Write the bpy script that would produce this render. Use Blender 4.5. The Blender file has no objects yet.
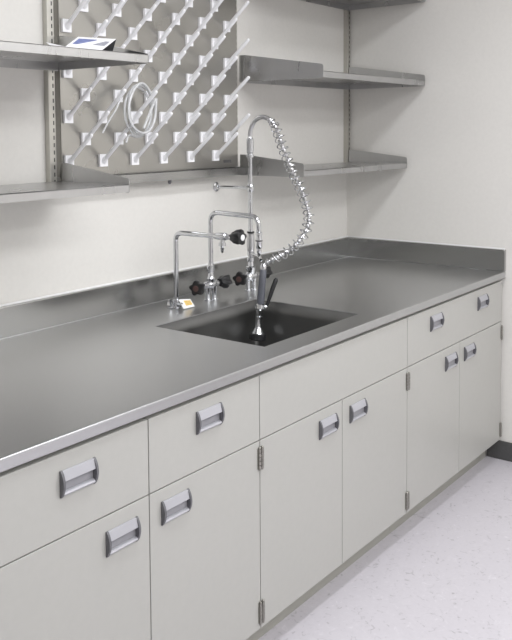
import bpy, bmesh, math, random
from mathutils import Vector, Matrix
random.seed(7)
S = bpy.context.scene
COL = S.collection

# ------------------------------------------------------------------ camera
cam_d = bpy.data.cameras.new('camera')
cam = bpy.data.objects.new('camera', cam_d)
COL.objects.link(cam)
_f, _px, _py = 844.22, 227.81, 184.76
_yaw, _pitch, _roll = -0.9012, -0.0627, -0.0083
F = Vector((-math.sin(_yaw) * math.cos(_pitch), math.cos(_yaw) * math.cos(_pitch), math.sin(_pitch)))
R = F.cross(Vector((0, 0, 1))).normalized()
U = R.cross(F)
R, U = R * math.cos(_roll) + U * math.sin(_roll), -R * math.sin(_roll) + U * math.cos(_roll)
M = Matrix.Identity(4)
for i in range(3):
    M[i][0], M[i][1], M[i][2] = R[i], U[i], -F[i]
M[0][3], M[1][3], M[2][3] = -3.91, -2.2784, 1.5855
cam.matrix_world = M
cam_d.sensor_fit = 'VERTICAL'
cam_d.sensor_height = 24.0
cam_d.lens = _f / 640 * 24.0
cam_d.shift_x = (256 - _px) / 640
cam_d.shift_y = (_py - 320) / 640
cam_d.clip_start = 0.05
S.camera = cam

# ------------------------------------------------------------------ light, exposure
S.view_settings.view_transform = 'Standard'
S.view_settings.look = 'None'
S.view_settings.gamma = 1.0
S.view_settings.exposure = -0.05
S.view_settings.use_curve_mapping = False
try:
    S.cycles.use_denoising = True
    S.cycles.max_bounces = 10
    S.cycles.use_adaptive_sampling = False
    S.cycles.blur_glossy = 1.0
    S.cycles.diffuse_bounces = 6
    S.cycles.glossy_bounces = 6
except Exception:
    pass

W = bpy.data.worlds.new('world')
S.world = W
W.use_nodes = True
W.node_tree.nodes['Background'].inputs[0].default_value = (0.9, 0.93, 1.0, 1)
W.node_tree.nodes['Background'].inputs[1].default_value = 0.3


def area(name, loc, sx, sy, power, col=(1, 1, 1), rot=(0, 0, 0)):
    d = bpy.data.lights.new(name, 'AREA')
    d.shape = 'RECTANGLE'
    d.size, d.size_y = sx, sy
    d.energy = power
    d.color = col
    o = bpy.data.objects.new(name, d)
    o.location = loc
    o.rotation_euler = rot
    COL.objects.link(o)
    return o


area('ceiling_fluorescent_near_bench', (-2.05, -1.35, 2.70), 2.4, 0.30, 29, (0.955, 0.97, 1.0))
area('ceiling_fluorescent_middle', (-2.2, -2.7, 2.70), 4.0, 0.60, 60, (0.98, 0.985, 1.0))
area('ceiling_fluorescent_far', (-2.2, -4.1, 2.70), 4.0, 0.60, 75, (0.98, 0.985, 1.0))


# ------------------------------------------------------------------ materials
def mat(name, col, rough=0.5, metal=0.0, noise=0.0, nscale=40, nstretch=(1, 1, 1), bump=0.0, bscale=200,
        rvar=0.0, spec=0.5, trans=0.0, coat=0.0):
    m = bpy.data.materials.new(name)
    m.use_nodes = True
    nt = m.node_tree
    b = nt.nodes['Principled BSDF']
    b.inputs['Base Color'].default_value = (*col, 1)
    b.inputs['Roughness'].default_value = rough
    b.inputs['Metallic'].default_value = metal
    b.inputs['Specular IOR Level'].default_value = spec
    b.inputs['Transmission Weight'].default_value = trans
    b.inputs['Coat Weight'].default_value = coat
    tc = nt.nodes.new('ShaderNodeTexCoord')
    mp = nt.nodes.new('ShaderNodeMapping')
    mp.inputs['Scale'].default_value = nstretch
    nt.links.new(tc.outputs['Object'], mp.inputs['Vector'])
    if noise or rvar:
        n = nt.nodes.new('ShaderNodeTexNoise')
        n.inputs['Scale'].default_value = nscale
        n.inputs['Detail'].default_value = 4
        nt.links.new(mp.outputs[0], n.inputs['Vector'])
        if noise:
            r = nt.nodes.new('ShaderNodeMapRange')
            r.inputs['From Min'].default_value = 0.3
            r.inputs['From Max'].default_value = 0.7
            r.inputs['To Min'].default_value = 1 - noise
            r.inputs['To Max'].default_value = 1 + noise
            nt.links.new(n.outputs['Fac'], r.inputs['Value'])
            mx = nt.nodes.new('ShaderNodeVectorMath')
            mx.operation = 'SCALE'
            mx.inputs[0].default_value = col
            nt.links.new(r.outputs[0], mx.inputs['Scale'])
            nt.links.new(mx.outputs[0], b.inputs['Base Color'])
        if rvar:
            r2 = nt.nodes.new('ShaderNodeMapRange')
            r2.inputs['From Min'].default_value = 0.3
            r2.inputs['From Max'].default_value = 0.7
            r2.inputs['To Min'].default_value = rough - rvar
            r2.inputs['To Max'].default_value = rough + rvar
            nt.links.new(n.outputs['Fac'], r2.inputs['Value'])
            nt.links.new(r2.outputs[0], b.inputs['Roughness'])
    if bump:
        n2 = nt.nodes.new('ShaderNodeTexNoise')
        n2.inputs['Scale'].default_value = bscale
        n2.inputs['Detail'].default_value = 3
        nt.links.new(mp.outputs[0], n2.inputs['Vector'])
        bp = nt.nodes.new('ShaderNodeBump')
        bp.inputs['Strength'].default_value = bump
        bp.inputs['Distance'].default_value = 0.002
        nt.links.new(n2.outputs['Fac'], bp.inputs['Height'])
        nt.links.new(bp.outputs[0], b.inputs['Normal'])
    return m


m_wall = mat('wall_paint', (0.74, 0.725, 0.69), 0.6, noise=0.015, nscale=60, bump=0.25, bscale=260)
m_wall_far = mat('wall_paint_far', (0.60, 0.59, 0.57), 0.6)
m_ceil = mat('ceiling_tile', (0.82, 0.82, 0.80), 0.8, noise=0.02, nscale=80)
m_steel = mat('brushed_steel', (0.41, 0.41, 0.40), 0.23, 1.0, noise=0.03, nscale=3)
m_counter = mat('counter_steel', (0.53, 0.535, 0.54), 0.31, 1.0, noise=0.02, nscale=1.6)
m_shelf = mat('shelf_steel', (0.50, 0.50, 0.50), 0.30, 1.0, noise=0.05, nscale=10, nstretch=(1.2, 1.2, 0.25), rvar=0.04)
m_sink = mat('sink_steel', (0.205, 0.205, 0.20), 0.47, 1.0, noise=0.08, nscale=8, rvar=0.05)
m_board = mat('board_steel', (0.42, 0.41, 0.385), 0.30, 1.0, noise=0.04, nscale=3, rvar=0.05)
m_upright = mat('upright_steel', (0.55, 0.54, 0.50), 0.4, 1.0)
m_dark = mat('dark_slot', (0.03, 0.03, 0.03), 0.6)
m_chrome = mat('chrome', (0.66, 0.67, 0.69), 0.10, 1.0)
m_satin = mat('satin_metal', (0.62, 0.62, 0.63), 0.28, 1.0)
m_knob = mat('black_plastic', (0.012, 0.012, 0.013), 0.3)
m_red = mat('red_index', (0.085, 0.045, 0.04), 0.5)
m_whitecap = mat('white_cap', (0.85, 0.85, 0.85), 0.4)
m_rubber = mat('grey_grip_rubber', (0.10, 0.105, 0.125), 0.45)
m_blackrub = mat('black_rubber', (0.015, 0.015, 0.017), 0.5)
m_cab = mat('cabinet_paint', (0.405, 0.402, 0.38), 0.38, noise=0.012, nscale=50)
m_carc = mat('cabinet_carcass', (0.40, 0.39, 0.36), 0.5)
m_toe = mat('toe_kick_paint', (0.36, 0.355, 0.32), 0.6)
m_base = mat('rubber_baseboard', (0.075, 0.075, 0.075), 0.5, noise=0.1, nscale=90)
m_silver = mat('handle_silver', (0.42, 0.42, 0.45), 0.38, 0.3)
m_pull_shade = mat('handle_recess_shade', (0.28, 0.28, 0.30), 0.45, 0.2)  # darker than the slab: shade of the recess put into the colour
m_cap = mat('handle_end_cap', (0.13, 0.13, 0.14), 0.45, 0.2)
m_hinge = mat('hinge_metal', (0.35, 0.34, 0.31), 0.3, 1.0)
m_peg = mat('peg_plastic', (0.90, 0.90, 0.92), 0.35)
m_tubing = mat('clear_tubing', (0.92, 0.93, 0.94), 0.2, trans=0.5)
m_paper = mat('paper_white', (0.85, 0.85, 0.87), 0.4)
m_blue = mat('leaflet_blue', (0.16, 0.20, 0.42), 0.4, noise=0.2, nscale=60)
m_greyprint = mat('leaflet_grey', (0.30, 0.31, 0.36), 0.4, noise=0.25, nscale=120)
m_pageshade = mat('leaflet_back_shade', (0.04, 0.04, 0.045), 0.5)  # near black: shadow inside the tented leaflet painted on the back page
m_yellow = mat('tag_yellow', (0.80, 0.58, 0.20), 0.5)
m_ochre = mat('ochre_print', (0.55, 0.36, 0.10), 0.5)
m_plate = mat('name_plate', (0.16, 0.16, 0.16), 0.4, 0.6)
m_string = mat('black_cord', (0.02, 0.02, 0.02), 0.6)


def floor_mat():
    m = bpy.data.materials.new('vinyl_tile')
    m.use_nodes = True
    nt = m.node_tree
    b = nt.nodes['Principled BSDF']
    b.inputs['Roughness'].default_value = 0.38
    tc = nt.nodes.new('ShaderNodeTexCoord')
    n = nt.nodes.new('ShaderNodeTexNoise')
    n.inputs['Scale'].default_value = 38
    n.inputs['Detail'].default_value = 6
    n.inputs['Distortion'].default_value = 1.5
    nt.links.new(tc.outputs['Object'], n.inputs['Vector'])
    cr = nt.nodes.new('ShaderNodeValToRGB')
    e = cr.color_ramp.elements
    e[0].position, e[0].color = 0.27, (0.36, 0.35, 0.37, 1)
    e[1].position, e[1].color = 0.38, (0.53, 0.51, 0.545, 1)
    x = cr.color_ramp.elements.new(0.64)
    x.color = (0.55, 0.53, 0.565, 1)
    x = cr.color_ramp.elements.new(0.76)
    x.color = (0.62, 0.60, 0.635, 1)
    nt.links.new(n.outputs['Fac'], cr.inputs[0])
    nt.links.new(cr.outputs[0], b.inputs['Base Color'])
    return m


m_floor = floor_mat()


# ------------------------------------------------------------------ mesh helpers
def ob(name, bm, mats, parent=None, smooth=False, bevel=0.0, seg=2):
    me = bpy.data.meshes.new(name)
    bmesh.ops.recalc_face_normals(bm, faces=bm.faces[:])
    bm.to_mesh(me)
    bm.free()
    if not isinstance(mats, (list, tuple)):
        mats = [mats]
    for m in mats:
        me.materials.append(m)
    o = bpy.data.objects.new(name, me)
    COL.objects.link(o)
    if parent is not None:
        o.parent = parent
    if smooth:
        for p in me.polygons:
            p.use_smooth = True
        try:
            me.set_sharp_from_angle(angle=math.radians(35))
        except Exception:
            pass
    if bevel:
        b = o.modifiers.new('bevel', 'BEVEL')
        b.width = bevel
        b.segments = seg
        b.limit_method = 'ANGLE'
        b.angle_limit = math.radians(40)
    return o


def add_box(bm, x0, x1, y0, y1, z0, z1, mi=0):
    v = [bm.verts.new((x, y, z)) for x in (x0, x1) for y in (y0, y1) for z in (z0, z1)]
    for q in ((0, 1, 3, 2), (4, 6, 7, 5), (0, 4, 5, 1), (2, 3, 7, 6), (0, 2, 6, 4), (1, 5, 7, 3)):
        f = bm.faces.new([v[i] for i in q])
        f.material_index = mi
    return v


def box(name, x0, x1, y0, y1, z0, z1, m, parent=None, bevel=0.0):
    bm = bmesh.new()
    add_box(bm, x0, x1, y0, y1, z0, z1)
    return ob(name, bm, m, parent, bevel=bevel)


def add_prism(bm, pts, axis, a, b, mi=0):
    """pts: 2D outline; axis 0: (y,z) extruded over x from a to b; axis 1: (x,z); axis 2: (x,y)."""
    def mk(p, t):
        return {0: (t, p[0], p[1]), 1: (p[0], t, p[1]), 2: (p[0], p[1], t)}[axis]
    A = [bm.verts.new(mk(p, a)) for p in pts]
    B = [bm.verts.new(mk(p, b)) for p in pts]
    n = len(pts)
    fs = [bm.faces.new(A), bm.faces.new(B[::-1])]
    for i in range(n):
        fs.append(bm.faces.new([A[i], B[i], B[(i + 1) % n], A[(i + 1) % n]]))
    for f in fs:
        f.material_index = mi


def smooth_path(pts, n=6):
    P = [Vector(p) for p in pts]
    out = []
    for i in range(len(P) - 1):
        p0 = P[i - 1] if i else P[i] * 2 - P[i + 1]
        p1, p2 = P[i], P[i + 1]
        p3 = P[i + 2] if i + 2 < len(P) else p2 * 2 - p1
        for k in range(n):
            t = k / n
            out.append(0.5 * ((2 * p1) + (p2 - p0) * t + (2 * p0 - 5 * p1 + 4 * p2 - p3) * t * t + (3 * p1 - p0 - 3 * p2 + p3) * t ** 3))
    out.append(P[-1])
    return out


def round_path(pts, r, n=7):
    """polyline with filleted corners"""
    P = [Vector(p) for p in pts]
    out = [P[0]]
    for i in range(1, len(P) - 1):
        a = (P[i - 1] - P[i]).normalized()
        b = (P[i + 1] - P[i]).normalized()
        rr = min(r, (P[i - 1] - P[i]).length * .49, (P[i + 1] - P[i]).length * .49)
        s, e = P[i] + a * rr, P[i] + b * rr
        for k in range(n + 1):
            t = k / n
            out.append((1 - t) ** 2 * s + 2 * t * (1 - t) * P[i] + t * t * e)
    out.append(P[-1])
    return out


def frames(path):
    T = []
    for i in range(len(path)):
        a = path[max(0, i - 1)]
        b = path[min(len(path) - 1, i + 1)]
        T.append((b - a).normalized())
    n = T[0].orthogonal().normalized()
    out = []
    for t in T:
        n = (n - t * n.dot(t)).normalized()
        out.append((t, n, t.cross(n)))
    return out


def add_tube(bm, path, rad, seg=12, mi=0, cap=True):
    path = [Vector(p) for p in path]
    fr = frames(path)
    rings = []
    for i, (p, (t, n, b)) in enumerate(zip(path, fr)):
        r = rad[i] if isinstance(rad, (list, tuple)) else rad
        rings.append([bm.verts.new(p + (n * math.cos(2 * math.pi * k / seg) + b * math.sin(2 * math.pi * k / seg)) * r) for k in range(seg)])
    for i in range(len(rings) - 1):
        for k in range(seg):
            f = bm.faces.new([rings[i][k], rings[i][(k + 1) % seg], rings[i + 1][(k + 1) % seg], rings[i + 1][k]])
            f.material_index = mi
    if cap:
        bm.faces.new(rings[0][::-1]).material_index = mi
        bm.faces.new(rings[-1]).material_index = mi


def add_lathe(bm, origin, axis, prof, seg=20, mi=0, lobes=0, lobe_amp=0.0):
    """prof: list of (distance along axis, radius)"""
    o = Vector(origin)
    t = Vector(axis).normalized()
    n = t.orthogonal().normalized()
    b = t.cross(n)
    rings = []
    for d, r in prof:
        ring = []
        for k in range(seg):
            a = 2 * math.pi * k / seg
            rr = r * (1 + lobe_amp * math.cos(lobes * a)) if lobes else r
            ring.append(bm.verts.new(o + t * d + (n * math.cos(a) + b * math.sin(a)) * rr))
        rings.append(ring)
    for i in range(len(rings) - 1):
        for k in range(seg):
            f = bm.faces.new([rings[i][k], rings[i][(k + 1) % seg], rings[i + 1][(k + 1) % seg], rings[i + 1][k]])
            f.material_index = mi
    bm.faces.new(rings[0][::-1]).material_index = mi
    bm.faces.new(rings[-1]).material_index = mi


def lathe(name, origin, axis, prof, m, parent=None, seg=20, lobes=0, lobe_amp=0.0):
    bm = bmesh.new()
    add_lathe(bm, origin, axis, prof, seg, 0, lobes, lobe_amp)
    return ob(name, bm, m, parent, smooth=True)


def thing(name, label, cat, loc=(0, 0, 0), group=None):
    o = bpy.data.objects.new(name, None)
    o.empty_display_size = 0.05
    COL.objects.link(o)
    o.location = loc
    return tag(o, label, cat, group)


def tag(o, label, cat, group=None):
    o['label'] = label
    o['category'] = cat
    if group:
        o['group'] = group
    return o


def struct(o):
    o['kind'] = 'structure'
    return o


# ------------------------------------------------------------------ room
WY, WX = 0.02, 0.02          # back wall plane y, right wall plane x
XL, YF, ZC = -6.2, -5.2, 2.75
struct(box('floor', XL, WX, YF, WY, -0.05, 0.0, m_floor))
struct(box('wall_back', XL, WX + 0.1, WY, WY + 0.1, -0.05, ZC, m_wall))
struct(box('wall_right', WX, WX + 0.1, YF, WY, -0.05, ZC, m_wall))
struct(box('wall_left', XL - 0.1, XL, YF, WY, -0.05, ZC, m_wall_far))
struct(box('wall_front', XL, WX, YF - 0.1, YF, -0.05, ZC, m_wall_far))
struct(box('ceiling', XL, WX, YF, WY, ZC, ZC + 0.05, m_ceil))
struct(box('baseboard_right', WX - 0.008, WX, YF, -0.765, 0.0, 0.092, m_base, bevel=0.003))

# ------------------------------------------------------------------ worktop
Z = 0.914
CT = 0.030
CX0, CX1, CY0, CY1 = -2.93, 0.0, -0.8464, 0.0
SX0, SX1, SY0, SY1 = -1.799, -1.208, -0.748, -0.280


def ring_slab(xs, ys, z0, z1):
    bm = bmesh.new()
    top = [[bm.verts.new((x, y, z1)) for y in ys] for x in xs]
    bot = [[bm.verts.new((x, y, z0)) for y in ys] for x in xs]
    for i in range(3):
        for j in range(3):
            if i == 1 and j == 1:
                continue
            bm.faces.new([top[i][j], top[i + 1][j], top[i + 1][j + 1], top[i][j + 1]])
            bm.faces.new([bot[i][j], bot[i][j + 1], bot[i + 1][j + 1], bot[i + 1][j]])
    def wall(a, b, c, d):
        bm.faces.new([top[a][b], bot[a][b], bot[c][d], top[c][d]])
    for i in range(3):
        wall(i, 0, i + 1, 0)
        wall(i, 3, i + 1, 3)
        wall(0, i, 0, i + 1)
        wall(3, i, 3, i + 1)
    wall(1, 1, 2, 1); wall(1, 2, 2, 2); wall(1, 1, 1, 2); wall(2, 1, 2, 2)
    return bm


ctop = thing('countertop', 'long brushed stainless steel worktop with raised splash along two walls', 'countertop', (-1.4, -0.42, Z))
ctop_loc = Vector(ctop.location)


def under(root, o):
    """parent o (built in world coordinates) under root, keeping its place"""
    o.parent = root
    o.matrix_parent_inverse = Matrix.Translation(-Vector(root.location))
    return o


under(ctop, ob('worktop', ring_slab([CX0, SX0, SX1, CX1 + 0.018], [CY0, SY0, SY1, CY1], Z - CT, Z), m_counter, bevel=0.004, seg=3))
under(ctop, box('backsplash', CX0, 0.0, 0.0, WY - 0.0005, Z - CT, Z + 0.104, m_steel, bevel=0.003))
under(ctop, box('side_splash', 0.0, WX - 0.0005, CY0, WY - 0.0005, Z - 0.001, Z + 0.104, m_steel, bevel=0.003))
bm = bmesh.new()
add_tube(bm, [(CX0, WY - 0.006, Z + 0.106), (WX - 0.006, WY - 0.006, Z + 0.106), (WX - 0.006, CY0 + 0.005, Z + 0.106)], 0.005, 8)
o = ob('sealant_bead', bm, m_whitecap, smooth=True)
o['label'] = 'pale sealant line along the wall'
under(ctop, o)
bm = bmesh.new()
add_tube(bm, [(CX0, -0.001, Z + 0.0005), (0.0, -0.001, Z + 0.0005)], 0.0022, 8)
under(ctop, ob('back_seam', bm, m_counter, smooth=True))
bm = bmesh.new()
add_tube(bm, [(-0.001, 0, Z + 0.0005), (-0.001, CY0 + 0.09, Z + 0.0005)], 0.0022, 8)
under(ctop, ob('side_seam', bm, m_counter, smooth=True))

# sink bowl: rounded-corner well
def rrect(x0, x1, y0, y1, r, n=5):
    pts = []
    for cx, cy, a0 in ((x1 - r, y1 - r, 0), (x0 + r, y1 - r, 90), (x0 + r, y0 + r, 180), (x1 - r, y0 + r, 270)):
        for k in range(n + 1):
            a = math.radians(a0 + 90 * k / n)
            pts.append((cx + r * math.cos(a), cy + r * math.sin(a)))
    return pts


sink = thing('sink', 'square edged dark stainless steel sink basin let into the worktop', 'sink', ((SX0 + SX1) / 2, (SY0 + SY1) / 2, Z - 0.27))
bm = bmesh.new()
rings = []
for dz, ins, r in ((-0.0015, 0.0018, 0.004), (-0.05, 0.003, 0.006), (-0.21, 0.004, 0.02), (-0.235, 0.012, 0.03), (-0.248, 0.035, 0.045), (-0.252, 0.10, 0.06)):
    rings.append([bm.verts.new((x, y, Z + dz)) for x, y in rrect(SX0 + ins, SX1 - ins, SY0 + ins, SY1 - ins, r)])
for a, b in zip(rings, rings[1:]):
    for k in range(len(a)):
        bm.faces.new([a[k], b[k], b[(k + 1) % len(a)], a[(k + 1) % len(a)]])
bm.faces.new(rings[-1])
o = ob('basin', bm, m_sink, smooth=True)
sd = o.modifiers.new('thickness', 'SOLIDIFY')
sd.thickness = 0.0015
sd.offset = 1
under(sink, o)
bm = bmesh.new()
add_lathe(bm, ((SX0 + SX1) / 2, (SY0 + SY1) / 2, Z - 0.2515), (0, 0, 1), [(0, 0.045), (0.003, 0.045), (0.004, 0.040), (0.001, 0.032), (0.0005, 0.012)], 24)
under(sink, ob('drain', bm, m_chrome, smooth=True))

# ------------------------------------------------------------------ cabinets
YD = -0.836      # door face
DT = 0.019
ZTOP, ZDR, ZB = 0.872, 0.678, 0.103
G = 0.0016


def pull(parent, cx, cz, root):
    """recessed looking grip: sloping top slab, back plate, bottom lip, two lens shaped end caps"""
    w, h = 0.106, 0.0615
    cx -= 0.003
    x0, x1 = cx - w / 2, cx + w / 2
    y = YD - 0.0002
    bm = bmesh.new()
    e = 0.006
    # top slab
    add_prism(bm, [(y, cz + h * .49), (y - 0.005, cz + h * .48), (y - 0.0110, cz + h * .12), (y - 0.009, cz + h * .10), (y - 0.004, cz + h * .38), (y, cz + h * .38)], 0, x0 + e, x1 - e, 0)
    # lip at the bottom
    add_prism(bm, [(y, cz - h * .46), (y - 0.006, cz - h * .45), (y - 0.0095, cz - h * .38), (y - 0.0075, cz - h * .32), (y - 0.001, cz - h * .27), (y, cz - h * .27)], 0, x0 + e, x1 - e, 0)
    # back plate
    add_box(bm, x0 + e, x1 - e, y - 0.0008, y, cz - h * .32, cz + h * .40, 1)
    # end caps
    prof = []
    for k in range(11):
        t = k / 10
        prof.append((y - 0.004 - 0.0105 * math.sin(math.pi * t) ** 0.8, cz + h * (0.5 - t)))
    prof = [(y, cz + h * .5)] + prof + [(y, cz - h * .5)]
    for a in (x0, x1 - e - 0.0005):
        add_prism(bm, prof, 0, a, a + e + 0.0005, 2)
    o = ob('handle', bm, [m_silver, m_pull_shade, m_cap], bevel=0.0008)
    o['label'] = 'silver grey moulded pull with darker end caps'
    o.parent = parent
    return o


def hinge(parent, x, z0, z1, root):
    bm = bmesh.new()
    n = 5
    L = (z1 - z0)
    for k in range(n):
        a = z0 + L * k / n
        add_lathe(bm, (x, YD - 0.004, a + 0.0006), (0, 0, 1), [(0, 0.0052), (L / n - 0.0012, 0.0052)], 12)
    add_lathe(bm, (x, YD - 0.004, z1), (0, 0, 1), [(0, 0.0045), (0.003, 0.0040), (0.005, 0.002)], 12)
    add_lathe(bm, (x, YD - 0.004, z0), (0, 0, -1), [(0, 0.0045), (0.003, 0.0040), (0.005, 0.002)], 12)
    add_box(bm, x - 0.0058, x + 0.0058, YD - 0.0012, YD + 0.0002, z0, z1)
    o = ob('hinge', bm, m_hinge, smooth=True)
    o['label'] = 'steel barrel hinge'
    o.parent = parent
    return o


def panel(name, root, x0, x1, z0, z1):
    o = box(name, x0 + G, x1 - G, YD, YD + DT, z0 + G, z1 - G, m_cab, bevel=0.0012)
    # panels hang directly off the cabinet's root; the root carries the offset
    o.parent = root
    o.matrix_parent_inverse = Matrix.Translation(-Vector(root.location))
    return o


def cabinet(label, x0, x1, drawer, splits, handles_top, handles_door, hinges, drawer_name='drawer', zt=0.809, zd=0.613):
    r = thing('base_cabinet', label, 'cabinet', ((x0 + x1) / 2, -0.42, 0.0))
    bm = bmesh.new()
    y0, y1 = YD + DT + 0.0005, -0.002
    # open box: sides, bottom, back, top rails, so that the sink can hang inside
    t = 0.018
    add_box(bm, x0 + 0.0005, x0 + t, y0, y1, ZB, Z - CT - 0.0005)
    add_box(bm, x1 - t, x1 - 0.0005, y0, y1, ZB, Z - CT - 0.0005)
    add_box(bm, x0 + t, x1 - t, y0, y1, ZB, ZB + t)
    add_box(bm, x0 + t, x1 - t, y1 - 0.006, y1, ZB + t, Z - CT - 0.0005)
    add_box(bm, x0 + t, x1 - t, y0, y0 + t, Z - CT - 0.045, Z - CT - 0.0005)
    add_box(bm, x0 + t, x1 - t, y0, y0 + t, ZDR - 0.02, ZDR + 0.02)
    for s in splits:
        add_box(bm, s - 0.02, s + 0.02, y0, y0 + t, ZB + t, ZDR - 0.02)
    under(r, ob('carcass', bm, m_carc))
    under(r, box('toe_kick', x0 + 0.0005, x1 - 0.0005, -0.763, -0.748, 0.0, ZB - 0.0005, m_toe))
    d = panel(drawer_name, r, x0, x1, ZDR, ZTOP)
    for hx in handles_top:
        pull(d, hx, zt, r)
        h = [c for c in d.children][-1]
    edges = [x0] + splits + [x1]
    doors = []
    for a, b in zip(edges, edges[1:]):
        doors.append(panel('door', r, a, b, ZB, ZDR))
    for di, hx in handles_door:
        pull(doors[di], hx, zd, r)
    for di, hx in hinges:
        hinge(doors[di], hx, 0.594, 0.655, r)
        hinge(doors[di], hx, 0.124, 0.186, r)
    return r


C0, C1, C2, C3, C4 = -2.905, -2.416, -1.946, -0.988, 0.0
cabinet('cream grey cabinet nearest the camera, its drawer and door cut off by the left edge', C0, C1, True, [], [-2.647], [(0, -2.511)], [(0, C0 + 0.006)], zt=0.801, zd=0.609)
cabinet('narrow cream grey cabinet with one drawer over one door, left of the sink cabinet', C1, C2, True, [], [-2.178], [(0, -2.318)], [(0, C2 - 0.0065)])
cabinet('wide cream grey cabinet under the sink with plain top panel and double doors', C2, C3, False, [-1.473], [], [(0, -1.566), (1, -1.370)], [(0, C2 + 0.0065), (1, C3 - 0.0065)], 'top_panel')
cabinet('cream grey cabinet against the right wall, two handled wide drawer over double doors', C3, C4, True, [-0.49], [-0.733, -0.245], [(0, -0.587), (1, -0.391)], [(0, C3 + 0.0065), (1, C4 - 0.008)])

# ------------------------------------------------------------------ wall uprights
def upright(label, x0, z0, z1, group='slotted wall uprights'):
    w, d = 0.028, 0.024
    r = tag(bpy.data.objects.new('shelf_upright', None), label, 'wall upright', group)
    COL.objects.link(r)
    r.location = (x0 + w / 2, WY, z0)
    bm = bmesh.new()
    yf = WY - d
    # channel: two side flanges and a front web
    add_box(bm, x0, x0 + 0.003, yf, WY - 0.0005, z0, z1)
    add_box(bm, x0 + w - 0.003, x0 + w, yf, WY - 0.0005, z0, z1)
    add_box(bm, x0 + 0.003, x0 + w - 0.003, yf, yf + 0.003, z0, z1)
    under(r, ob('channel', bm, m_upright, bevel=0.0008))
    bm = bmesh.new()
    z = z0 + 0.02
    while z < z1 - 0.02:
        add_box(bm, x0 + w * .62, x0 + w * .62 + 0.0045, yf - 0.0004, yf + 0.001, z, z + 0.014)
        z += 0.0254
    under(r, ob('slots', bm, m_dark))
    return r


ZU0, ZU1 = 1.365, 2.55
upright('slotted steel upright left of the white-pegged drying rack', -2.018, ZU0, ZU1)
upright('slotted steel upright against right edge of the drying rack, dotted slots just showing', -0.990, 1.435, ZU1)
upright('slotted steel upright in the room corner above the worktop', -0.016, 1.388, ZU1)


# ------------------------------------------------------------------ shelves
def shelf(label, x0, x1, z, depth, bt0, bt1, group='steel wall shelves'):
    """z: shelf surface; depth: front edge y; bt0/bt1: bracket top heights at back and front above z"""
    r = thing('wall_shelf', label, 'shelf', ((x0 + x1) / 2, WY, z), group)
    yb = WY - 0.0275
    lip = 0.026
    bm = bmesh.new()
    prof = [(yb, z), (-depth + 0.004, z), (-depth, z - 0.003), (-depth, z - lip), (-depth + 0.014, z - lip), (-depth + 0.014, z - lip + 0.0015),
            (-depth + 0.0015, z - lip + 0.0015), (-depth + 0.0015, z - 0.004), (-depth + 0.004, z - 0.0018), (yb, z - 0.0018)]
    add_prism(bm, prof, 0, x0 + 0.003, x1 - 0.003)
    add_box(bm, x0 + 0.003, x1 - 0.003, yb - 0.0015, yb, z - 0.03, z - 0.0018)
    under(r, ob('shelf_panel', bm, m_shelf))
    for a in (x0, x1 - 0.0022):
        bm = bmesh.new()
        rr = 0.012
        out = [(yb, z - lip - 0.002), (yb, z + bt0), (yb - 0.03, z + bt0)]
        # front top corner rounded
        yf = -depth - 0.0008
        for k in range(5):
            t = math.radians(90 * k / 4)
            out.append((yf + rr - rr * math.sin(t), z + bt1 - rr + rr * math.cos(t)))
        for k in range(4):
            t = math.radians(90 * k / 3)
            out.append((yf + 0.008 - 0.008 * math.cos(t), z - lip + 0.006 - 0.008 * math.sin(t)))
        add_prism(bm, out, 0, a, a + 0.0022)
        # hooks into the upright
        s = 1 if a == x0 else -1
        under(r, ob('bracket', bm, m_shelf))
    return r


shelf('lower left steel shelf, empty, at the height of the drying rack drip trough', -3.0, -1.975, 1.419, 0.342, 0.064, 0.020)
shelf('upper left steel shelf holding the leaflet, seen from just below', -3.0, -1.975, 1.829, 0.435, 0.088, 0.004)
shelf('lower right steel shelf ending at the corner, behind the coiled spray hose', -0.953, -0.004, 1.421, 0.342, 0.064, 0.030)
shelf('middle right steel shelf above the spray hose, running into the corner', -0.953, -0.004, 1.831, 0.437, 0.088, 0.029)
shelf('topmost right steel shelf in the corner, cut off by the top of the picture', -0.953, -0.004, 2.243, 0.437, 0.088, 0.029)

# ------------------------------------------------------------------ drying rack
rack = thing('drying_rack', 'stainless wall board with rows of slanted white drying pegs', 'drying rack', (-1.44, WY, 1.43))
BX0, BX1, BZ0, BZ1, BY = -1.970, -0.9745, 1.432, 2.42, -0.0085
bm = bmesh.new()
add_box(bm, BX0, BX1, BY, BY + 0.003, BZ0, BZ1)
add_box(bm, BX0, BX0 + 0.003, BY + 0.003, WY - 0.0005, BZ0, BZ1)
add_box(bm, BX0 + 0.003, BX1, BY + 0.003, WY - 0.0265, BZ1 - 0.01, BZ1)
under(rack, ob('board', bm, m_board, bevel=0.001))
bm = bmesh.new()
add_prism(bm, [(WY - 0.0005, 1.4315), (BY - 0.001, 1.4315), (BY - 0.001, 1.418), (-0.040, 1.412), (-0.040, 1.428), (-0.043, 1.429), (-0.043, 1.397), (WY - 0.0005, 1.404)], 0, -1.972, -0.955)
under(rack, ob('drip_trough', bm, m_steel))
bm = bmesh.new()
add_lathe(bm, (-1.44, -0.030, 1.399), (0, 0, -1), [(0, 0.007), (0.014, 0.007), (0.015, 0.005), (0.018, 0.005)], 14)
under(rack, ob('drain_spout', bm, m_cap, smooth=True))
under(rack, box('name_plate', -1.070, -1.018, BY - 0.0012, BY - 0.0002, 1.452, 1.464, m_plate))


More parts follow.
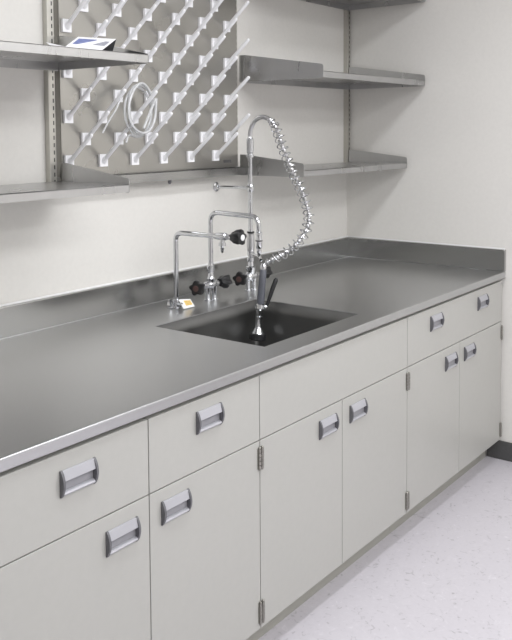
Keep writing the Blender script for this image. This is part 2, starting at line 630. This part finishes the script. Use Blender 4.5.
def peg_mesh():
    b1 = bmesh.new()
    # base plate with raised socket
    add_prism(b1, [(-0.0195, -0.023), (0.0195, -0.023), (0.0195, 0.022), (-0.0195, 0.022)], 1, 0, -0.009)
    add_lathe(b1, (0, -0.004, -0.004), (0, -0.75, 0.62), [(0, 0.0125), (0.010, 0.011), (0.02, 0.0085)], 14)
    b2 = bmesh.new()
    v = Vector((0, -0.118, 0.098))
    L = v.length
    add_lathe(b2, (0, -0.006, -0.003), v, [(0, 0.0082), (L * .5, 0.0076), (L - 0.006, 0.0072), (L - 0.002, 0.0058), (L, 0.003)], 12)
    return b1, b2


b1, b2 = peg_mesh()
first_peg = ob('peg', b2, m_peg, smooth=True)
first_base = ob('peg_base', b1, m_peg, smooth=True)
first_base.parent = first_peg
first_peg.parent = rack
first = True
for j in range(12):
    odd = j % 2
    z = 1.486 + 0.0785 * j
    if z > 2.32:
        break
    for k in range(6):
        x = (-1.861 if odd else -1.941) + (0.1628 if odd else 0.1622) * k
        if first:
            p, b = first_peg, first_base
            first = False
        else:
            p = first_peg.copy()
            b = first_base.copy()
            COL.objects.link(p)
            COL.objects.link(b)
            p.parent = rack
            b.parent = p
        p.location = Vector((x, BY - 0.0002, z)) - Vector(rack.location)

# loops of clear tubing hung on the rack
tube = thing('plastic_tubing', 'coiled loops of clear plastic tubing hung on the rack pegs', 'tubing', (-1.66, -0.09, 1.66))
bm = bmesh.new()
pts = []
N = 90
for i in range(N + 1):
    t = i / N
    a = math.radians(-100) + t * 2 * math.pi * 3.35
    wob = 1 + 0.10 * math.sin(i * 0.35)
    rx, rz = 0.080 * wob, 0.092 * (1 + 0.08 * math.cos(i * 0.27))
    pts.append((-1.645 + rx * math.cos(a), -0.060 - 0.035 * t + 0.012 * math.cos(a), 1.668 + rz * math.sin(a)))
pts = [(-1.70, -0.052, 1.548), (-1.685, -0.052, 1.575)] + pts + [(-1.66, -0.105, 1.60)]
add_tube(bm, smooth_path(pts, 3), 0.0046, 8)
under(tube, ob('coil', bm, m_tubing, smooth=True))
bm = bmesh.new()
add_tube(bm, smooth_path([(-1.715, -0.07, 1.735), (-1.760, -0.095, 1.715), (-1.795, -0.10, 1.668), (-1.822, -0.09, 1.625), (-1.842, -0.08, 1.585)], 5), 0.0034, 8)
under(tube, ob('loose_end', bm, m_tubing, smooth=True))

# ------------------------------------------------------------------ leaflet on upper left shelf
leaf = thing('leaflet', 'glossy white folded leaflet with blue picture tented on the upper left shelf', 'leaflet', (-2.17, -0.36, 1.826))
zs = 1.8304
def slab_quad(bm, a, b, c, d, th, mi):
    a, b, c, d = map(Vector, (a, b, c, d))
    n = (b - a).cross(d - a).normalized() * th
    A = [bm.verts.new(p) for p in (a, b, c, d)]
    B = [bm.verts.new(p - n) for p in (a, b, c, d)]
    bm.faces.new(A).material_index = mi
    bm.faces.new(B[::-1]).material_index = mi
    for i in range(4):
        bm.faces.new([A[i], B[i], B[(i + 1) % 4], A[(i + 1) % 4]]).material_index = mi
fl, frt, rt, rl = Vector((-2.297, -0.415, zs)), Vector((-2.155, -0.415, zs)), Vector((-2.022, -0.340, 1.880)), Vector((-2.180, -0.340, 1.874))
bm = bmesh.new()
slab_quad(bm, fl, frt, rt, rl, 0.0012, 0)
under(leaf, ob('front_page', bm, m_paper))
bm = bmesh.new()
slab_quad(bm, rl, rt, (-1.998, -0.290, zs), (-2.16, -0.290, zs), 0.0012, 0)
under(leaf, ob('back_page', bm, m_pageshade))
def onp(u, v, h=0.0007):
    n = (frt - fl).cross(rl - fl).normalized() * h
    return (fl * (1 - u) + frt * u) * (1 - v) + (rl * (1 - u) + rt * u) * v + n
bm = bmesh.new()
slab_quad(bm, onp(0.08, .30), onp(.55, .30), onp(.55, .82), onp(.08, .82), 0.0005, 0)
slab_quad(bm, onp(0.57, .34), onp(.93, .34), onp(.93, .72), onp(.57, .72), 0.0005, 1)
o = ob('picture', bm, [m_blue, m_greyprint])
o['label'] = 'blue and grey printed picture'
under(leaf, o)
bm = bmesh.new()
slab_quad(bm, (-2.345, -0.410, zs + 0.001), (-2.305, -0.415, zs + 0.001), (-2.26, -0.385, zs + 0.004), (-2.315, -0.355, zs + 0.016), 0.001, 0)
under(leaf, ob('curled_page', bm, m_paper))


# ------------------------------------------------------------------ taps
def star_knob(root, origin, axis, disc, disc_label, s=1.0):
    o_ = Vector(origin)
    a = Vector(axis).normalized()
    bm = bmesh.new()
    add_lathe(bm, o_, a, [(0, 0.013 * s), (0.006 * s, 0.015 * s), (0.018 * s, 0.021 * s), (0.036 * s, 0.0235 * s), (0.042 * s, 0.0215 * s), (0.0435 * s, 0.015 * s)], 40, 0, 5, 0.16)
    k = ob('knob', bm, m_knob, smooth=True)
    k['label'] = 'black five-lobed plastic knob'
    under(root, k)
    bm = bmesh.new()
    add_lathe(bm, o_ + a * 0.0432 * s, a, [(0, 0.0100 * s), (0.002 * s, 0.0100 * s), (0.003 * s, 0.008 * s)], 20)
    d = ob('index_disc', bm, disc, smooth=True)
    d['label'] = disc_label
    d.parent = k


def tube_ob(name, root, path, rad, m=None, seg=14):
    bm = bmesh.new()
    add_tube(bm, path, rad, seg)
    return under(root, ob(name, bm, m or m_chrome, smooth=True))


def lathe_ob(name, root, origin, axis, prof, m=None, seg=20, lobes=0, amp=0):
    bm = bmesh.new()
    add_lathe(bm, origin, axis, prof, seg, 0, lobes, amp)
    return under(root, ob(name, bm, m or m_chrome, smooth=True))


# left single tap
tx, ty = -1.520, -0.130
t1 = thing('faucet', 'chrome bent-tube tap farthest left, single black knob at its spout end', 'faucet', (tx, ty, Z), )
lathe_ob('base_flange', t1, (tx, ty, Z + 0.0002), (0, 0, 1), [(0, 0.024), (0.004, 0.024), (0.007, 0.019), (0.014, 0.014), (0.030, 0.014), (0.032, 0.011), (0.040, 0.011)])
lathe_ob('lock_nut', t1, (tx - 0.026, ty + 0.012, Z + 0.0002), (0, 0, 1), [(0, 0.012), (0.016, 0.012), (0.020, 0.009), (0.032, 0.009), (0.034, 0.006)], None, 6)
lathe_ob('side_nut', t1, (tx + 0.002, ty - 0.012, Z + 0.022), (-0.7, -0.7, 0), [(0, 0.011), (0.02, 0.011), (0.024, 0.008)], None, 12)
tube_ob('spout', t1, round_path([(tx, ty, Z + 0.035), (tx, ty, 1.203), (tx, -0.345, 1.204)], 0.034), 0.0096)
lathe_ob('valve_body', t1, (tx, -0.322, 1.204), (0, -1, 0), [(0, 0.0095), (0.008, 0.012), (0.03, 0.0135), (0.052, 0.0135), (0.056, 0.010), (0.072, 0.009), (0.076, 0.0115), (0.082, 0.0115)])
lathe_ob('hose_nozzle', t1, (tx, -0.358, 1.194), (0, 0, -1), [(0, 0.009), (0.012, 0.009), (0.0125, 0.013), (0.024, 0.013), (0.0245, 0.0075), (0.032, 0.006), (0.033, 0.0075), (0.040, 0.0055), (0.041, 0.0065), (0.050, 0.004)], None, 16)
star_knob(t1, (tx, -0.403, 1.206), (0, -1, 0.0), m_whitecap, 'round white cap', 1.12)

# paper tag at its foot
tg = thing('tag', 'small white tag with yellow label at the foot of the left tap', 'tag', (-1.48, -0.16, Z))
A, Bq, Cq, Dq = Vector((-1.544, -0.162, 0.952)), Vector((-1.480, -0.165, 0.944)), Vector((-1.474, -0.182, 0.9165)), Vector((-1.540, -0.184, 0.918))
bm = bmesh.new()
n = (Bq - A).cross(Dq - A).normalized()
if n.z < 0:
    n = -n
ring = [A, Bq, Cq, Dq]
top_ = [bm.verts.new(p + n * 0.0006) for p in ring]
bot_ = [bm.verts.new(p - n * 0.0006) for p in ring]
bm.faces.new(top_)
bm.faces.new(bot_[::-1])
for i in range(4):
    bm.faces.new([top_[i], bot_[i], bot_[(i + 1) % 4], top_[(i + 1) % 4]])
under(tg, ob('card', bm, m_whitecap))
def ontag(u, v, h):
    return (A * (1 - u) + Bq * u) * (1 - v) + (Dq * (1 - u) + Cq * u) * v + n * h
bm = bmesh.new()
q = [(0.34, .16), (.92, .16), (.92, .74), (.34, .74)]
t_ = [bm.verts.new(ontag(u, v, .0012)) for u, v in q]
b_ = [bm.verts.new(ontag(u, v, .0007)) for u, v in q]
bm.faces.new(t_)
bm.faces.new(b_[::-1])
for i in range(4):
    bm.faces.new([t_[i], b_[i], b_[(i + 1) % 4], t_[(i + 1) % 4]])
o = ob('printed_square', bm, m_yellow)
o['label'] = 'yellow printed square'
under(tg, o)
bm = bmesh.new()
for v in (.28, .40, .52, .64):
    q = [(0.42, v), (.84, v), (.84, v + .035), (.42, v + .035)]
    bm.faces.new([bm.verts.new(ontag(a_, b__, .0014)) for a_, b__ in q])
under(tg, ob('print_lines', bm, m_ochre))
bm = bmesh.new()
hole = ontag(0.12, .45, 0.002)
add_tube(bm, smooth_path([hole, hole + Vector((-0.008, 0.012, 0.004)), (tx + 0.012, ty - 0.018, Z + 0.022), (tx - 0.012, ty - 0.02, Z + 0.024), hole + Vector((-0.008, -0.006, 0.002)), hole], 5), 0.0014, 6)
under(tg, ob('cord', bm, m_string, smooth=True))

# middle mixing tap
mx, my = -1.335, -0.150
t2 = thing('faucet', 'chrome two-knob mixer tap behind the sink with high bent spout, between the other two', 'faucet', (mx, my, Z))
for s in (-1, 1):
    o = lathe_ob('inlet_shank', t2, (mx + s * 0.013, my - s * 0.006, Z + 0.0002), (0, 0, 1), [(0, 0.0145), (0.006, 0.0145), (0.007, 0.0105), (0.035, 0.0105), (0.036, 0.012), (0.055, 0.012)], None, 16)
lathe_ob('mixer_body', t2, (mx - 0.048, my, 0.978), (1, 0, 0), [(0, 0.009), (0.012, 0.011), (0.014, 0.0135), (0.03, 0.0135), (0.035, 0.017), (0.062, 0.017), (0.067, 0.0135), (0.082, 0.0135), (0.084, 0.011), (0.096, 0.009)])
lathe_ob('spout_collar', t2, (mx, my, 0.99), (0, 0, 1), [(0, 0.016), (0.012, 0.017), (0.02, 0.012), (0.04, 0.012), (0.042, 0.015), (0.062, 0.015), (0.064, 0.012), (0.074, 0.0105)], None, 18)
tube_ob('spout', t2, round_path([(mx, my, 1.05), (mx, my, 1.268), (mx, -0.386, 1.262), (mx, -0.389, 1.19)], 0.042), 0.0096)
lathe_ob('outlet', t2, (mx, -0.389, 1.205), (0, 0, -1), [(0, 0.0095), (0.002, 0.0125), (0.012, 0.0125), (0.013, 0.0105), (0.03, 0.012), (0.06, 0.012), (0.065, 0.009), (0.075, 0.010), (0.085, 0.007), (0.095, 0.005)], None, 16)
lathe_ob('outlet_ring', t2, (mx, -0.389, 1.173), (0, 0, -1), [(0, 0.0135), (0.004, 0.0135)], m_blackrub, 16)
for s in (-1, 1):
    tube_ob('valve_stem', t2, [(mx + s * 0.040, my, 0.978), (mx + s * 0.062, my, 0.978)], 0.006)
star_knob(t2, (mx - 0.058, my, 0.978), (-1, -0.25, 0), m_red, 'reddish index disc', 1.2)
star_knob(t2, (mx + 0.056, my, 0.978), (1, 0.0, 0), m_red, 'reddish index disc', 1.12)

# pre-rinse spray tap
qx, qy = -1.075, -0.155
t3 = thing('spray_faucet', 'tall chrome pre-rinse tap with spring hose and hanging grey spray handle', 'faucet', (qx, qy, Z))
for s in (-1, 1):
    lathe_ob('inlet_shank', t3, (qx + s * 0.013, qy - s * 0.006, Z + 0.0002), (0, 0, 1), [(0, 0.0145), (0.006, 0.0145), (0.007, 0.0105), (0.035, 0.0105), (0.036, 0.012), (0.055, 0.012)], None, 16)
lathe_ob('mixer_body', t3, (qx - 0.045, qy, 0.975), (1, 0, 0), [(0, 0.009), (0.008, 0.011), (0.010, 0.014), (0.02, 0.015), (0.025, 0.019), (0.065, 0.019), (0.070, 0.015), (0.083, 0.014), (0.085, 0.011), (0.095, 0.009)])
lathe_ob('riser_collar', t3, (qx, qy, 0.985), (0, 0, 1), [(0, 0.018), (0.018, 0.021), (0.03, 0.021), (0.034, 0.014), (0.052, 0.012), (0.054, 0.015), (0.07, 0.015), (0.075, 0.010)], None, 18)
for s in (-1, 1):
    tube_ob('valve_stem', t3, [(qx + s * 0.048, qy, 0.975), (qx + s * 0.082, qy, 0.975)], 0.006)
star_knob(t3, (qx - 0.050, qy, 0.977), (-1, -0.25, 0), m_red, 'reddish index disc', 1.2)
star_knob(t3, (qx + 0.078, qy, 0.978), (1, 0.0, 0), m_red, 'reddish index disc', 1.05)
tube_ob('riser', t3, [(qx, qy, 1.05), (qx, qy, 1.50)], 0.0098)
lathe_ob('riser_sleeve', t3, (qx, qy, 1.160), (0, 0, -1), [(0, 0.011), (0.004, 0.0145), (0.05, 0.0165), (0.078, 0.015), (0.09, 0.011)], m_satin, 18)
lathe_ob('sleeve_ring', t3, (qx, qy, 1.165), (0, 0, -1), [(0, 0.0155), (0.005, 0.0155)], m_blackrub, 18)
# swivel fitting on top of the riser
lathe_ob('swivel', t3, (qx, qy, 1.478), (0, 0, 1), [(0, 0.0165), (0.012, 0.0165), (0.013, 0.0125), (0.018, 0.0125), (0.020, 0.0145), (0.075, 0.0145), (0.08, 0.0105), (0.088, 0.0095)], None, 18)
# wall bracket
tube_ob('wall_brace', t3, [(qx - 0.001, qy, 1.349), (-1.090, WY - 0.004, 1.349)], 0.0062)
o = lathe_ob('brace_flange', t3, (-1.090, WY - 0.0005, 1.349), (0, -1, 0), [(0, 0.020), (0.003, 0.020), (0.006, 0.012), (0.016, 0.011)])
lathe_ob('brace_clamp', t3, (qx, qy, 1.333), (0, 0, 1), [(0, 0.013), (0.003, 0.015), (0.029, 0.015), (0.032, 0.013)])
neck = [(-1.075, -0.155, 1.55), (-1.075, -0.158, 1.59), (-1.075, -0.178, 1.628), (-1.075, -0.217, 1.645), (-1.075, -0.258, 1.632), (-1.090, -0.298, 1.599)]
hose_pts = neck + [(-1.104, -0.342, 1.518), (-1.119, -0.395, 1.432), (-1.133, -0.452, 1.347), (-1.148, -0.492, 1.267), (-1.162, -0.496, 1.218), (-1.177, -0.480, 1.175),
                   (-1.191, -0.443, 1.131), (-1.206, -0.396, 1.098), (-1.222, -0.360, 1.078), (-1.236, -0.342, 1.062)]
hp = smooth_path(hose_pts, 8)
hp2 = smooth_path(hose_pts, 24)
_c = [0.0]
for a, b in zip(hp2, hp2[1:]):
    _c.append(_c[-1] + (b - a).length)
_s = _c[24 * 4]
hr = [0.0098 if c < _s else 0.0082 + 0.0026 * math.cos(2 * math.pi * (c - _s) / 0.0225) for c in _c]
tube_ob('hose', t3, hp2, hr, m_satin, 12)
# spring: helix round the hose, from just past the top of the arc
start = 8 * 4
sp = hp[start:-6]
dl = [0]
for a, b in zip(sp, sp[1:]):
    dl.append(dl[-1] + (b - a).length)
Ls = dl[-1]
fr = frames(sp)
bm = bmesh.new()
turns = 26
hel = []
steps = turns * 14
for i in range(steps + 1):
    s = Ls * i / steps
    k = 0
    while k < len(dl) - 2 and dl[k + 1] < s:
        k += 1
    w = (s - dl[k]) / max(1e-9, dl[k + 1] - dl[k])
    p = sp[k].lerp(sp[k + 1], w)
    n_ = fr[k][1].lerp(fr[k + 1][1], w).normalized()
    b_ = fr[k][2].lerp(fr[k + 1][2], w).normalized()
    a = 2 * math.pi * turns * i / steps
    env = min(1, 0.55 + 6 * min(i, steps - i) / steps)
    hel.append(p + (n_ * math.cos(a) + b_ * math.sin(a)) * 0.0205 * env)
add_tube(bm, hel, 0.0024, 6)
under(t3, ob('spring', bm, m_chrome, smooth=True))
# hook arm that carries the spray valve
tube_ob('hook_arm', t3, smooth_path([(qx, qy, 1.075), (-1.12, -0.20, 1.078), (-1.19, -0.285, 1.082), (-1.232, -0.322, 1.078)], 5), 0.0055)
lathe_ob('arm_clamp', t3, (qx, qy, 1.062), (0, 0, 1), [(0, 0.012), (0.003, 0.015), (0.022, 0.015), (0.025, 0.012)])

# spray valve, hangs from the hose end
ax0 = Vector((-1.238, -0.340, 1.062))
ax1 = Vector((-1.284, -0.340, 0.765))
dv = (ax1 - ax0).normalized()
sv = under(t3, (lambda bm: (add_lathe(bm, ax0, dv, [(-0.004, 0.0095), (0.004, 0.0125), (0.016, 0.0125), (0.018, 0.0105), (0.024, 0.0105)], 18), ob('hose_coupling', bm, m_chrome, smooth=True))[1])(bmesh.new()))
lathe_ob('spray_grip', t3, ax0 + dv * 0.020, dv, [(0, 0.0115), (0.003, 0.0135), (0.04, 0.0142), (0.09, 0.0148), (0.132, 0.0148), (0.135, 0.012)], m_rubber)
lathe_ob('spray_body', t3, ax0 + dv * 0.153, dv, [(0, 0.013), (0.005, 0.019), (0.020, 0.020), (0.026, 0.014), (0.048, 0.0125), (0.05, 0.016), (0.058, 0.016), (0.06, 0.012), (0.090, 0.0125), (0.100, 0.016), (0.112, 0.023), (0.120, 0.025)])
lathe_ob('spray_bumper', t3, ax0 + dv * 0.270, dv, [(0, 0.027), (0.004, 0.032), (0.022, 0.032), (0.026, 0.028), (0.024, 0.018), (0.020, 0.016)], m_blackrub, 24)
side = Vector((0.78, -0.62, 0)).normalized()
base = ax0 + dv * 0.168
lathe_ob('lever_pivot', t3, base, side, [(0, 0.010), (0.026, 0.010), (0.028, 0.007)], None, 14)
bm = bmesh.new()
pth = smooth_path([base + side * 0.026, base + side * 0.034 - dv * 0.03, base + side * 0.046 - dv * 0.075, base + side * 0.058 - dv * 0.112], 5)
nn = len(pth)
add_tube(bm, pth, [0.0050 + 0.0040 * min(1.0, 1.6 * i / (nn - 1)) - (0.004 if i == nn - 1 else 0) for i in range(nn)], 10)
o = ob('squeeze_lever', bm, m_blackrub, smooth=True)
under(t3, o)
